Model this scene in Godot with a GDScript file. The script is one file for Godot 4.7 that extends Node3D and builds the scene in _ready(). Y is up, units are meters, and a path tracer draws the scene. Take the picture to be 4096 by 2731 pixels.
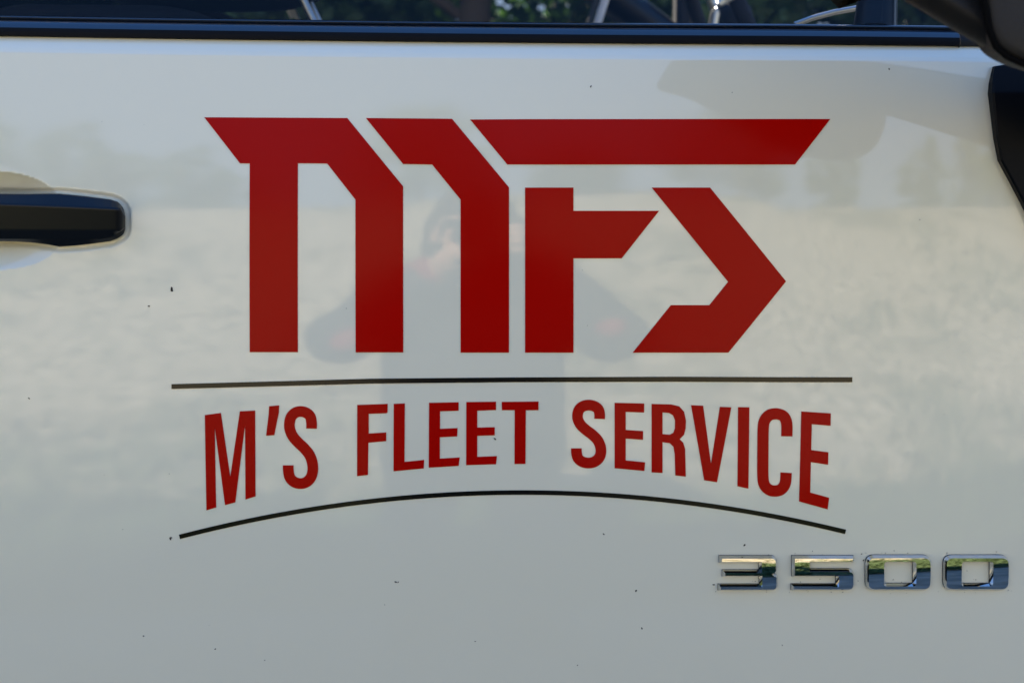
extends Node3D
# A white pickup truck's front door with red and black vinyl lettering, standing in its own shade,
# with a sunlit grass bank, trees and the photographer mirrored in the paint.

# ---- camera (the drawing below is laid out with the same numbers) ----
const FOCAL := 5000.0
const MID := Vector2(2048.0, 1365.5)
const EYE := Vector3(-0.036, 1.365, 1.143)
const PITCH := -6.0
const YAW := -1.8

# ---- door section ----
const Y_REF := 1.345
const LEAN := 0.0175      # how far the door leans in at Y_REF, radians
const BOW := 3.0          # radius of the door's vertical bow, metres

var M := {}
var taken := {}
var rng := RandomNumberGenerator.new()
var look: Basis
var belt_a := 0.0
var belt_b := 0.0
var belt_c := 0.0
var roll_table := PackedFloat32Array()
var wave := FastNoiseLite.new()
var handle_line := PackedVector2Array()
var truck: Node3D
var door: MeshInstance3D


# =====================================================================  helpers
class Mesher:
	var v := PackedVector3Array()
	var n := PackedVector3Array()
	var ix := PackedInt32Array()

	func tri(a: Vector3, b: Vector3, c: Vector3, na: Vector3, nb: Vector3, nc: Vector3) -> void:
		var k := v.size()
		v.append(a); v.append(b); v.append(c)
		n.append(na); n.append(nb); n.append(nc)
		if (b - a).cross(c - a).dot(na + nb + nc) > 0.0:
			ix.append(k); ix.append(k + 2); ix.append(k + 1)
		else:
			ix.append(k); ix.append(k + 1); ix.append(k + 2)

	func flat(a: Vector3, b: Vector3, c: Vector3, out: Vector3) -> void:
		var m := (b - a).cross(c - a).normalized()
		if m.dot(out) < 0.0:
			m = -m
		tri(a, b, c, m, m, m)

	func quad(a: Vector3, b: Vector3, c: Vector3, d: Vector3, out: Vector3) -> void:
		var m := (c - a).cross(d - b).normalized()
		if m.dot(out) < 0.0:
			m = -m
		tri(a, b, c, m, m, m)
		tri(a, c, d, m, m, m)

	func quadn(a: Vector3, b: Vector3, c: Vector3, d: Vector3, na: Vector3, nb: Vector3, nc: Vector3, nd: Vector3) -> void:
		tri(a, b, c, na, nb, nc)
		tri(a, c, d, na, nc, nd)

	func box(lo: Vector3, hi: Vector3, r := 0.006) -> void:
		# a box with chamfered edges
		var c := (lo + hi) * 0.5
		var h := (hi - lo) * 0.5
		r = minf(r, minf(h.x, minf(h.y, h.z)) * 0.6)
		for ax in 3:
			for s: float in [-1.0, 1.0]:
				var e := Vector3.ZERO; e[ax] = s
				var u := Vector3.ZERO; u[(ax + 1) % 3] = 1.0
				var w := Vector3.ZERO; w[(ax + 2) % 3] = 1.0
				var o := c + e * h[ax]
				var hu: float = h[(ax + 1) % 3] - r
				var hw: float = h[(ax + 2) % 3] - r
				quad(o - u * hu - w * hw, o + u * hu - w * hw, o + u * hu + w * hw, o - u * hu + w * hw, e)
				for t: float in [-1.0, 1.0]:   # the edge between this face and the face of the next axis
					var p := o + u * hu * t
					var q := c + e * (h[ax] - r) + u * (hu + r) * t
					quad(p - w * hw, p + w * hw, q + w * hw, q - w * hw, e + u * t)
		for sx: float in [-1.0, 1.0]:
			for sy: float in [-1.0, 1.0]:
				for sz: float in [-1.0, 1.0]:
					var s := Vector3(sx, sy, sz)
					var p := c + (h - Vector3(r, r, r)) * s
					flat(p + Vector3(r * sx, 0, 0), p + Vector3(0, r * sy, 0), p + Vector3(0, 0, r * sz), s)

	func tube(path: Array, radii: Array, sides := 10) -> void:
		var rings := []
		var nor := []
		for i in path.size():
			var d: Vector3 = (path[mini(i + 1, path.size() - 1)] - path[maxi(i - 1, 0)]).normalized()
			var u := d.cross(Vector3.UP if absf(d.y) < 0.9 else Vector3.RIGHT).normalized()
			var w := d.cross(u)
			var ring := []
			var rn := []
			for k in sides:
				var a := TAU * k / sides
				var m := u * cos(a) + w * sin(a)
				ring.append(path[i] + m * radii[i]); rn.append(m)
			rings.append(ring); nor.append(rn)
		for i in path.size() - 1:
			for k in sides:
				var l := (k + 1) % sides
				quadn(rings[i][k], rings[i][l], rings[i + 1][l], rings[i + 1][k], nor[i][k], nor[i][l], nor[i + 1][l], nor[i + 1][k])
		for e: int in [0, path.size() - 1]:
			var out: Vector3 = path[e] - path[1 if e == 0 else e - 1]
			for k in sides:
				flat(path[e], rings[e][k], rings[e][(k + 1) % sides], out)

	func mesh() -> ArrayMesh:
		var a := []
		a.resize(Mesh.ARRAY_MAX)
		a[Mesh.ARRAY_VERTEX] = v
		a[Mesh.ARRAY_NORMAL] = n
		a[Mesh.ARRAY_INDEX] = ix
		var m := ArrayMesh.new()
		m.add_surface_from_arrays(Mesh.PRIMITIVE_TRIANGLES, a)
		return m


func numbered(called: String) -> String:
	var k: int = taken.get(called, 0)
	taken[called] = k + 1
	return called if k == 0 else "%s_%03d" % [called, k]


func obj(called: String, m: Mesher, mat: Material, parent: Node = self, label := "") -> MeshInstance3D:
	var o := MeshInstance3D.new()
	o.name = numbered(called)
	o.mesh = m.mesh()
	o.material_override = mat
	parent.add_child(o, true)
	if label:
		o.set_meta("label", label)
	return o


func tag(o: Node, label: String, category: String, group := "", kind := "") -> void:
	o.set_meta("label", label)
	o.set_meta("category", category)
	if group:
		o.set_meta("group", group)
	if kind:
		o.set_meta("kind", kind)


func thing(called: String, where: Vector3, label: String, category: String, group := "") -> Node3D:
	var o := Node3D.new()
	o.name = numbered(called)
	o.position = where
	add_child(o, true)
	tag(o, label, category, group)
	return o


func mat(lin: Color, rough: float, spec := 0.5, metal := 0.0) -> StandardMaterial3D:
	var m := StandardMaterial3D.new()
	m.albedo_color = lin.linear_to_srgb()
	m.roughness = rough
	m.metallic_specular = spec
	m.metallic = metal
	return m


func noise_tex(seed_: int, freq: float, size := 512, normal := false, bump := 1.0, ramp: Gradient = null, oct := 4) -> NoiseTexture2D:
	var f := FastNoiseLite.new()
	f.seed = seed_
	f.noise_type = FastNoiseLite.TYPE_SIMPLEX_SMOOTH
	f.frequency = freq
	f.fractal_octaves = oct
	var t := NoiseTexture2D.new()
	t.noise = f
	t.width = size
	t.height = size
	t.seamless = true
	if normal:
		t.as_normal_map = true
		t.bump_strength = bump
	if ramp:
		t.color_ramp = ramp
	return t


func ramp(stops: Array) -> Gradient:
	var g := Gradient.new()
	var off := PackedFloat32Array()
	var col := PackedColorArray()
	for s in stops:
		off.append(s[0])
		col.append((s[1] as Color).linear_to_srgb())
	g.offsets = off
	g.colors = col
	return g


func triplanar(m: StandardMaterial3D, scale: float) -> void:
	m.uv1_triplanar = true
	m.uv1_world_triplanar = true
	m.uv1_scale = Vector3.ONE * scale


# a point of the drawing, at a distance z out from the door's plane
func at(u: float, v: float, z: float) -> Vector3:
	var d := look * Vector3(u - MID.x, MID.y - v, -FOCAL)
	return EYE + d * ((z - EYE.z) / d.z)


# ---- the door's skin
func bowed(y: float, x := 0.0) -> float:
	var t := y - Y_REF
	var front := maxf(0.0, x - 0.22)          # the skin turns in towards the front edge
	return -(LEAN * t + t * t / (2.0 * BOW)) - front * front / (2.0 * 2.2)


func on_door(u: float, v: float) -> Vector2:
	var z := 0.0
	var p := Vector3.ZERO
	for k in 6:
		p = at(u, v, z)
		z = bowed(p.y, p.x)
	return Vector2(p.x, p.y)


func belt(x: float) -> float:
	return belt_a + belt_b * x + belt_c * x * x


func rolled(h: float) -> float:     # how far the skin has rolled inwards, h below the belt edge
	var k := (h + 0.012) / 0.00025
	if k >= roll_table.size() - 1:
		return 0.0
	k = maxf(k, 0.0)
	var i := int(k)
	return lerpf(roll_table[i], roll_table[i + 1], k - i)


func polygon_distance(p: Vector2, poly: PackedVector2Array) -> float:
	var best := 1e9
	var inside := false
	var n := poly.size()
	for i in n:
		var a := poly[i]
		var b := poly[(i + 1) % n]
		var q := Geometry2D.get_closest_point_to_segment(p, a, b)
		best = minf(best, p.distance_squared_to(q))
		if (a.y > p.y) != (b.y > p.y) and p.x < (b.x - a.x) * (p.y - a.y) / (b.y - a.y) + a.x:
			inside = not inside
	return sqrt(best) * (-1.0 if inside else 1.0)


var scoop_mid := Vector2.ZERO
var scoop_half := Vector2.ONE


func skin(x: float, y: float) -> float:
	var z := bowed(y, x) - rolled(belt(x) - y)
	z += wave.get_noise_2d(x * 100.0, y * 220.0) * 0.00006
	if x < -0.33 and y > 1.27 and y < 1.44:
		var q := (Vector2(x, y) - scoop_mid) / scoop_half
		var s := pow(pow(absf(q.x), 3.5) + pow(absf(q.y), 3.0), 1.0 / 3.2)
		if s < 1.0:
			z -= lerpf(0.019, 0.032, smoothstep(-0.35, 0.35, q.y)) * (1.0 - pow(s, 1.9))
		var d := polygon_distance(Vector2(x, y), handle_line)
		z -= 0.0021 * (1.0 - smoothstep(0.0022, 0.0060, d))
	return z


func skin_normal(x: float, y: float) -> Vector3:
	var e := 0.0004
	return Vector3(-(skin(x + e, y) - skin(x - e, y)) / (2 * e), -(skin(x, y + e) - skin(x, y - e)) / (2 * e), 1.0).normalized()


func flat_normal(x: float, y: float) -> Vector3:
	return Vector3(maxf(0.0, x - 0.22) / 2.2, LEAN + (y - Y_REF) / BOW, 1.0).normalized()


# =====================================================================  start
func _ready() -> void:
	rng.seed = 11
	look = Basis(Vector3.UP, deg_to_rad(YAW)) * Basis(Vector3.RIGHT, deg_to_rad(PITCH))
	var cam := Camera3D.new()
	cam.name = "camera"
	cam.transform = Transform3D(look, EYE)
	cam.keep_aspect = Camera3D.KEEP_HEIGHT
	var lens := CameraAttributesPhysical.new()
	lens.frustum_focal_length = 44.0
	lens.frustum_focus_distance = 1.16
	lens.exposure_aperture = 7.0
	lens.frustum_near = 0.02
	lens.frustum_far = 400.0
	cam.attributes = lens
	cam.fov = rad_to_deg(2.0 * atan(MID.y / FOCAL))
	cam.near = 0.02
	cam.far = 400.0
	add_child(cam)
	cam.current = true

	var sky_mat := ProceduralSkyMaterial.new()
	sky_mat.sky_top_color = Color(0.10, 0.30, 0.84).linear_to_srgb()
	sky_mat.sky_horizon_color = Color(0.62, 0.76, 0.95).linear_to_srgb()
	sky_mat.sky_curve = 0.28
	sky_mat.ground_bottom_color = Color(0.12, 0.12, 0.10).linear_to_srgb()
	sky_mat.ground_horizon_color = Color(0.3, 0.32, 0.3).linear_to_srgb()
	sky_mat.sun_angle_max = 20.0
	sky_mat.energy_multiplier = 0.40
	var sky := Sky.new()
	sky.sky_material = sky_mat
	var env := Environment.new()
	env.background_mode = Environment.BG_SKY
	env.sky = sky
	env.tonemap_mode = Environment.TONE_MAPPER_LINEAR
	env.tonemap_exposure = 4.1
	env.sdfgi_enabled = true
	env.ssao_enabled = true
	env.ssil_enabled = true
	var around := WorldEnvironment.new()
	around.name = "surroundings"
	around.environment = env
	add_child(around)
	var sun := DirectionalLight3D.new()
	sun.name = "sun"
	sun.light_energy = 1.6
	sun.light_color = Color(1.0, 0.955, 0.88)
	sun.light_angular_distance = 0.5
	sun.shadow_enabled = true
	add_child(sun)
	sun.look_at_from_position(Vector3(-1.2, 3.0, -4.0), Vector3.ZERO)

	prepare()
	materials()
	ground()
	dry_tufts()
	trees()
	build_truck()
	lettering()
	badge()
	handle()
	trim_and_glass()
	mirror()
	cabin()
	dirt()
	photographer()


func prepare() -> void:
	wave.seed = 4
	wave.noise_type = FastNoiseLite.TYPE_SIMPLEX_SMOOTH
	wave.frequency = 0.06
	wave.fractal_octaves = 2
	var a := on_door(0, 160)
	var b := on_door(2000, 185.5)
	var c := on_door(3860, 200)
	# the belt edge as a shallow curve through three measured points
	var s1 := (b.y - a.y) / (b.x - a.x)
	var s2 := (c.y - b.y) / (c.x - b.x)
	belt_c = (s2 - s1) / (c.x - a.x)
	belt_b = s1 - belt_c * (a.x + b.x)
	belt_a = a.y - belt_b * a.x - belt_c * a.x * a.x
	# the roll under the belt: steep at the top, a first soft step, then the flat of the door
	var slope := func(h: float) -> float:
		if h > 0.0115: return 0.0
		if h > 0.0100: return lerpf(0.46, 0.0, (h - 0.0100) / 0.0015)
		if h > 0.0072: return lerpf(0.50, 0.46, (h - 0.0072) / 0.0028)
		if h > 0.0066: return lerpf(0.62, 0.50, (h - 0.0066) / 0.0006)
		return lerpf(0.72, 0.62, clampf(h / 0.0066, 0, 1))
	var z := 0.0
	var back := []
	var h := 0.013
	while h >= -0.0121:
		back.append(z)
		z += slope.call(h) * 0.00025
		h -= 0.00025
	back.reverse()
	for q: float in back:
		roll_table.append(q)
	var outline := [-700, 790, -400, 776, 0, 775, 100, 776, 235, 774, 330, 783, 440, 797, 470, 808, 490, 825, 498, 842, 500, 880, 500, 915, 494, 935, 480, 948, 440, 965, 330, 980, 235, 987, 190, 978, 100, 967, 0, 965, -400, 966, -700, 955]
	for k in outline.size() / 2:
		handle_line.append(on_door(outline[2 * k], outline[2 * k + 1]))
	scoop_mid = on_door(-230, 882)
	var e := on_door(240, 882 - 203)
	scoop_half = Vector2(e.x - scoop_mid.x, e.y - scoop_mid.y)


func materials() -> void:
	var p := mat(Color(0.74, 0.705, 0.535), 0.042, 0.63)
	p.normal_enabled = true
	p.normal_texture = noise_tex(3, 0.02, 512, true, 1.0, null, 3)
	p.normal_scale = 0.012
	triplanar(p, 6.0)
	M.paint = p
	M.red = mat(Color(0.385, 0.0015, 0.0004), 0.14, 0.2)
	M.black_vinyl = mat(Color(0.003, 0.0034, 0.003), 0.16, 0.42)
	M.chrome = mat(Color(0.62, 0.62, 0.61), 0.03, 0.5, 1.0)
	M.satin = mat(Color(0.003, 0.004, 0.0058), 0.3, 0.38)
	M.foot = mat(Color(0.003, 0.004, 0.0055), 0.4, 0.2)
	M.shaded_trim = mat(Color(0.004, 0.0045, 0.006), 0.6, 0.22)  # trim's lower half: its dark reflection is put into a duller material
	M.trim = mat(Color(0.002, 0.0035, 0.007), 0.2, 0.76)
	M.gloss_black = mat(Color(0.005, 0.006, 0.008), 0.2, 0.55)
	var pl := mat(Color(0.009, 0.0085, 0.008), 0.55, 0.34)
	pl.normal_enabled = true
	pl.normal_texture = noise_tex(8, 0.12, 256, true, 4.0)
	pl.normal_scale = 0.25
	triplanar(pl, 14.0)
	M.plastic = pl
	var cap: StandardMaterial3D = pl.duplicate()
	cap.albedo_color = Color(0.02, 0.0185, 0.017).linear_to_srgb()  # lit copy of the shell plastic, brighter facing painted into the colour
	M.cap = cap
	M.gap = mat(Color(0.002, 0.002, 0.002), 0.9, 0.2)
	M.seat = mat(Color(0.014, 0.014, 0.015), 0.75, 0.3)
	M.dash = mat(Color(0.05, 0.055, 0.058), 0.6, 0.4)
	M.silver = mat(Color(0.5, 0.52, 0.52), 0.3, 0.5, 0.9)
	M.strap = mat(Color(0.8, 0.8, 0.78), 0.8, 0.3)
	M.liner = mat(Color(0.32, 0.31, 0.29), 0.9, 0.3)
	M.tyre = mat(Color(0.02, 0.02, 0.02), 0.85, 0.3)
	var g := StandardMaterial3D.new()
	g.transparency = BaseMaterial3D.TRANSPARENCY_ALPHA
	g.albedo_color = Color(0.015, 0.04, 0.04, 0.3)
	g.roughness = 0.0
	g.metallic_specular = 0.27
	M.glass = g
	var dg: StandardMaterial3D = g.duplicate()
	dg.albedo_color = Color(0.01, 0.02, 0.02, 0.9)
	M.dark_glass = dg
	var road := mat(Color(1, 1, 1), 0.9, 0.3)
	road.albedo_texture = noise_tex(21, 0.01, 1024, false, 1, ramp([[0.0, Color(0.13, 0.118, 0.095)], [0.45, Color(0.21, 0.188, 0.145)], [0.62, Color(0.25, 0.222, 0.172)], [1.0, Color(0.36, 0.31, 0.235)]]), 6)
	triplanar(road, 0.45)
	M.road = road
	var grass := mat(Color(1, 1, 1), 0.95, 0.2)
	grass.albedo_texture = noise_tex(5, 0.012, 1024, false, 1, ramp([[0.0, Color(0.07, 0.085, 0.04)], [0.45, Color(0.098, 0.12, 0.055)], [0.7, Color(0.135, 0.155, 0.075)], [1.0, Color(0.2, 0.21, 0.12)]]), 6)
	triplanar(grass, 0.5)
	M.grass = grass
	var dry := mat(Color(1, 1, 1), 0.95, 0.2)
	dry.albedo_texture = noise_tex(15, 0.02, 1024, false, 1, ramp([[0.0, Color(0.12, 0.12, 0.06)], [0.28, Color(0.24, 0.21, 0.12)], [0.42, Color(0.36, 0.30, 0.19)], [0.58, Color(0.42, 0.35, 0.23)], [0.72, Color(0.52, 0.45, 0.31)], [1.0, Color(0.68, 0.6, 0.46)]]), 6)
	triplanar(dry, 0.16)
	dry.uv1_scale = Vector3(0.34, 0.2, 0.24)
	M.dry = dry
	M.blade = mat(Color(0.12, 0.165, 0.06), 0.8, 0.3)
	M.bark = mat(Color(0.11, 0.08, 0.055), 0.95, 0.2)
	for k in 3:
		var leaf := mat([Color(0.055, 0.085, 0.035), Color(0.065, 0.095, 0.038), Color(0.045, 0.07, 0.032)][k], 0.6, 0.35)
		leaf.backlight_enabled = true
		leaf.backlight = Color(0.26, 0.4, 0.14)
		M["leaf%d" % k] = leaf
	M.jacket = mat(Color(0.02, 0.021, 0.025), 0.8, 0.3)
	M.red_cloth = mat(Color(0.19, 0.015, 0.025), 0.8, 0.3)
	M.denim = mat(Color(0.03, 0.04, 0.07), 0.9, 0.3)
	M.hair = mat(Color(0.012, 0.009, 0.008), 0.6, 0.4)
	var sk := mat(Color(0.46, 0.27, 0.19), 0.5, 0.4)
	sk.subsurf_scatter_enabled = true
	sk.subsurf_scatter_strength = 0.1
	M.skin = sk


# =====================================================================  ground and trees
func bank(x: float, z: float) -> float:
	var y := 0.0
	if z > 0.0:
		y += 2.0 * smoothstep(2.4, 12.5, z) + maxf(0.0, z - 12.5) * 0.02 + (sin(x * 0.55 + 1.0) * 0.16 + sin(x * 1.3) * 0.07) * smoothstep(7.0, 12.0, z)
	else:
		y += 1.6 * smoothstep(-5.0, -16.0, z)
	return y


func ground_sheet(x0: float, x1: float, z0: float, z1: float, nx: int, nz: int, lift: float, rough: float) -> Mesher:
	var m := Mesher.new()
	var f := FastNoiseLite.new()
	f.seed = 9
	f.frequency = 0.6
	for j in nz + 1:
		for i in nx + 1:
			var x := lerpf(x0, x1, float(i) / nx)
			var z := lerpf(z0, z1, float(j) / nz)
			m.v.append(Vector3(x, bank(x, z) + lift + f.get_noise_2d(x, z) * rough, z))
			var e := 0.2
			m.n.append(Vector3(-(f.get_noise_2d(x + e, z) - f.get_noise_2d(x - e, z)) * rough / (2 * e), 1, -(bank(x, z + e) - bank(x, z - e) + (f.get_noise_2d(x, z + e) - f.get_noise_2d(x, z - e)) * rough) / (2 * e)).normalized())
	for j in nz:
		for i in nx:
			var k := j * (nx + 1) + i
			m.ix.append_array(PackedInt32Array([k, k + 1, k + nx + 1, k + 1, k + nx + 2, k + nx + 1]))
	return m


func ground() -> void:
	var g := obj("ground", ground_sheet(-200, 200, -200, 200, 100, 100, -0.35, 0.0), M.grass)
	g.set_meta("kind", "structure")
	g = obj("road", ground_sheet(-40, 40, -4.6, 1.85, 40, 8, 0.0, 0.0), M.road)
	g.set_meta("kind", "structure")
	g = obj("roadside_grass", ground_sheet(-40, 40, 1.72, 2.85, 200, 10, 0.02, 0.03), M.grass)
	g.set_meta("kind", "structure")
	g = obj("dry_bank", ground_sheet(-40, 40, 2.72, 40, 160, 150, 0.03, 0.06), M.dry)
	g.set_meta("kind", "structure")
	g = obj("grass_verge", ground_sheet(-40, 40, -40, -4.5, 100, 100, 0.02, 0.05), M.grass)
	g.set_meta("kind", "structure")
	# tufts
	var m := Mesher.new()
	for k in 9:
		var a := rng.randf() * TAU
		var r := rng.randf() * 0.05
		var p := Vector3(cos(a) * r, -0.01, sin(a) * r)
		var lean := Vector3(cos(a + 0.7), 0, sin(a + 0.7)) * rng.randf_range(0.01, 0.06)
		var side := Vector3(-sin(a), 0, cos(a)) * 0.006
		var top := p + lean + Vector3(0, rng.randf_range(0.05, 0.11), 0)
		m.tri(p - side, p + side, top, Vector3.UP, Vector3.UP, Vector3.UP)
	var mm := MultiMesh.new()
	mm.transform_format = MultiMesh.TRANSFORM_3D
	mm.mesh = m.mesh()
	mm.instance_count = 16000
	for k in mm.instance_count:
		var far_side := k % 4 == 0
		var z := (rng.randf_range(1.75, 2.8) if k % 4 < 3 else 0.0) if not far_side else -rng.randf_range(4.6, 11.0)
		var x := rng.randf_range(-7, 7)
		var s := rng.randf_range(0.6, 1.5)
		mm.set_instance_transform(k, Transform3D(Basis(Vector3.UP, rng.randf() * TAU).scaled(Vector3(s, s, s)), Vector3(x, bank(x, z) + 0.02, z)))
	var t := MultiMeshInstance3D.new()
	t.name = "grass"
	t.multimesh = mm
	t.material_override = M.blade
	add_child(t, true)
	tag(t, "short green grass tufts growing on the bank and the verge", "grass", "", "stuff")


func dry_tufts() -> void:
	var m := Mesher.new()
	for k in 14:
		var a := rng.randf() * TAU
		var r := sqrt(rng.randf()) * 0.09
		var p := Vector3(cos(a) * r, -0.01, sin(a) * r)
		var b := rng.randf() * TAU
		var side := Vector3(-sin(b), 0, cos(b)) * 0.007
		var top := p + Vector3(cos(b), 0, sin(b)) * rng.randf_range(0.01, 0.08) + Vector3(0, rng.randf_range(0.04, 0.12), 0)
		var n := Vector3(0, 1, 0)
		m.tri(p - side, p + side, top, n, n, n)
	var mm := MultiMesh.new()
	mm.transform_format = MultiMesh.TRANSFORM_3D
	mm.use_colors = true
	mm.mesh = m.mesh()
	mm.instance_count = 3200
	var patch := FastNoiseLite.new()
	patch.seed = 31
	patch.frequency = 0.35
	var k := 0
	while k < mm.instance_count:
		var z := 2.75 + 11.0 * pow(rng.randf(), 1.4)
		var x := rng.randf_range(-1.0, 1.0) * (2.5 + z * 0.55)
		var q := patch.get_noise_2d(x, z)
		if q < rng.randf_range(-0.2, 0.4):
			continue
		var s := rng.randf_range(0.6, 1.7)
		mm.set_instance_transform(k, Transform3D(Basis(Vector3.UP, rng.randf() * TAU).scaled(Vector3(s, s * rng.randf_range(0.6, 1.1), s)), Vector3(x, bank(x, z) + 0.02, z)))
		mm.set_instance_color(k, Color(0.5, 0.42, 0.26).lerp(Color(0.26, 0.28, 0.13), clampf(rng.randf() * 0.8 + q, 0, 1)))
		k += 1
	var t := MultiMeshInstance3D.new()
	t.name = "dry_grass"
	t.multimesh = mm
	var dm := mat(Color(1, 1, 1), 0.85, 0.25)
	dm.vertex_color_use_as_albedo = true
	t.material_override = dm
	add_child(t, true)
	tag(t, "straw coloured dry grass tufts growing over the sunlit bank", "dry grass", "", "stuff")


func make_tree(kind: int, height: float, spread: float) -> Node3D:
	var root := Node3D.new()
	var tr := Mesher.new()
	var lean := Vector3(rng.randf_range(-0.3, 0.3), 0, rng.randf_range(-0.3, 0.3))
	var top := Vector3(0, height * 0.75, 0) + lean
	tr.tube([Vector3(0, -0.5, 0), Vector3(0, height * 0.2, 0), lean * 0.5 + Vector3(0, height * 0.45, 0), top], [height * 0.03, height * 0.022, height * 0.016, 0.03], 9)
	var clumps := []
	for k in 46:
		var a := rng.randf() * TAU
		var u := rng.randf()
		var y := height * (0.12 + 0.88 * u)
		var wide := spread * sqrt(maxf(0.05, 1.0 - pow((u - 0.35) / 0.72, 2.0))) * sqrt(rng.randf())
		var p := Vector3(cos(a) * wide, y, sin(a) * wide)
		clumps.append([p, spread * rng.randf_range(0.2, 0.36)])
		if k % 4 == 0:
			tr.tube([Vector3(0, y * 0.6, 0) + lean * 0.3, p], [height * 0.008, 0.015], 5)
	var cr := Mesher.new()
	for c in clumps:
		for k in 190:
			var d := Vector3(rng.randfn(), rng.randfn() * 0.75, rng.randfn()) * 0.55
			var p: Vector3 = c[0] + d * c[1]
			var nrm := (d.normalized() * 0.7 + Vector3(rng.randfn(), rng.randfn(), rng.randfn()) * 0.5).normalized()
			var u := nrm.cross(Vector3(rng.randfn(), rng.randfn(), rng.randfn())).normalized()
			var w := nrm.cross(u)
			var s := rng.randf_range(0.07, 0.14)
			cr.tri(p - u * s, p + w * s * 0.6, p + u * s, nrm, nrm, nrm)
			cr.tri(p - u * s, p + u * s, p - w * s * 0.6, nrm, nrm, nrm)
	for part in [["trunk", tr, M.bark], ["crown", cr, M["leaf%d" % kind]]]:
		var o := MeshInstance3D.new()
		o.name = part[0]
		o.mesh = part[1].mesh()
		o.material_override = part[2]
		root.add_child(o, true)
	return root


func trees() -> void:
	var kinds := [make_tree(0, 6.5, 2.6), make_tree(1, 8.0, 3.0), make_tree(2, 5.0, 2.4)]
	var what := ["broad dark green tree", "tall mid green tree", "low bushy dark tree"]
	var count := {}
	var nth := ["first", "second", "third", "fourth", "fifth", "sixth", "seventh", "eighth", "ninth", "tenth", "eleventh", "twelfth", "thirteenth", "fourteenth"]
	var spots := []
	for k in 14:   # low trees along the top of the bank, mirrored in the paint
		spots.append([-26.0 + k * 4.0 + rng.randf_range(-1.2, 1.2), 25.0 + rng.randf_range(0, 7.0), "above the dry bank"])
	for k in 14:   # a second row, so that little sky shows through
		spots.append([-18.0 + k * 2.7 + rng.randf_range(-0.8, 0.8), -18.5 - rng.randf_range(0, 3.0), "in the far row"])
	for k in 12:   # behind the truck, seen through its windows
		spots.append([-13.0 + k * 2.5 + rng.randf_range(-0.8, 0.8), -13.5 - rng.randf_range(0, 4.0), "behind the truck"])
	for k in spots.size():
		var q: int = [0, 1, 2, 1, 0][k % 5]
		var src: Node3D = kinds[q]
		var t: Node3D = src.duplicate()
		t.name = numbered("tree")
		t.position = Vector3(spots[k][0], bank(spots[k][0], spots[k][1]) - 0.05, spots[k][1])
		t.rotation.y = rng.randf() * TAU
		t.scale = Vector3.ONE * rng.randf_range(0.85, 1.2) * (0.52 if k < 14 else 1.0)
		add_child(t, true)
		count[spots[k][2]] = count.get(spots[k][2], 0) + 1
		tag(t, "%s, %s from the left of those %s" % [what[q], nth[count[spots[k][2]] - 1], spots[k][2]], "tree", "trees " + spots[k][2])
	for s in kinds:
		s.free()


# =====================================================================  truck body
func spaced(stops: Array) -> PackedFloat32Array:   # [from, to, step], ...
	var out := PackedFloat32Array()
	for s in stops:
		var n := maxi(1, int(round(absf(s[1] - s[0]) / s[2])))
		for k in n:
			out.append(lerpf(s[0], s[1], float(k) / n))
	out.append(stops[-1][1])
	return out


func panel(xs: PackedFloat32Array, hs: PackedFloat32Array, fine: bool) -> Mesher:
	var m := Mesher.new()
	for h in hs:
		for x in xs:
			var y := belt(x) - h
			if fine:
				m.v.append(Vector3(x, y, skin(x, y)))
				m.n.append(skin_normal(x, y))
			else:
				m.v.append(Vector3(x, y, bowed(y, minf(x, 0.62)) - rolled(h)))
				var e := 0.0004
				m.n.append(Vector3(0, -(bowed(y + e) - rolled(h - e) - bowed(y - e) + rolled(h + e)) / (2 * e), 1).normalized())
	var w := xs.size()
	for j in hs.size() - 1:
		for i in w - 1:
			var k := j * w + i
			m.ix.append_array(PackedInt32Array([k, k + 1, k + w, k + 1, k + w + 1, k + w]))
	return m


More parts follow.
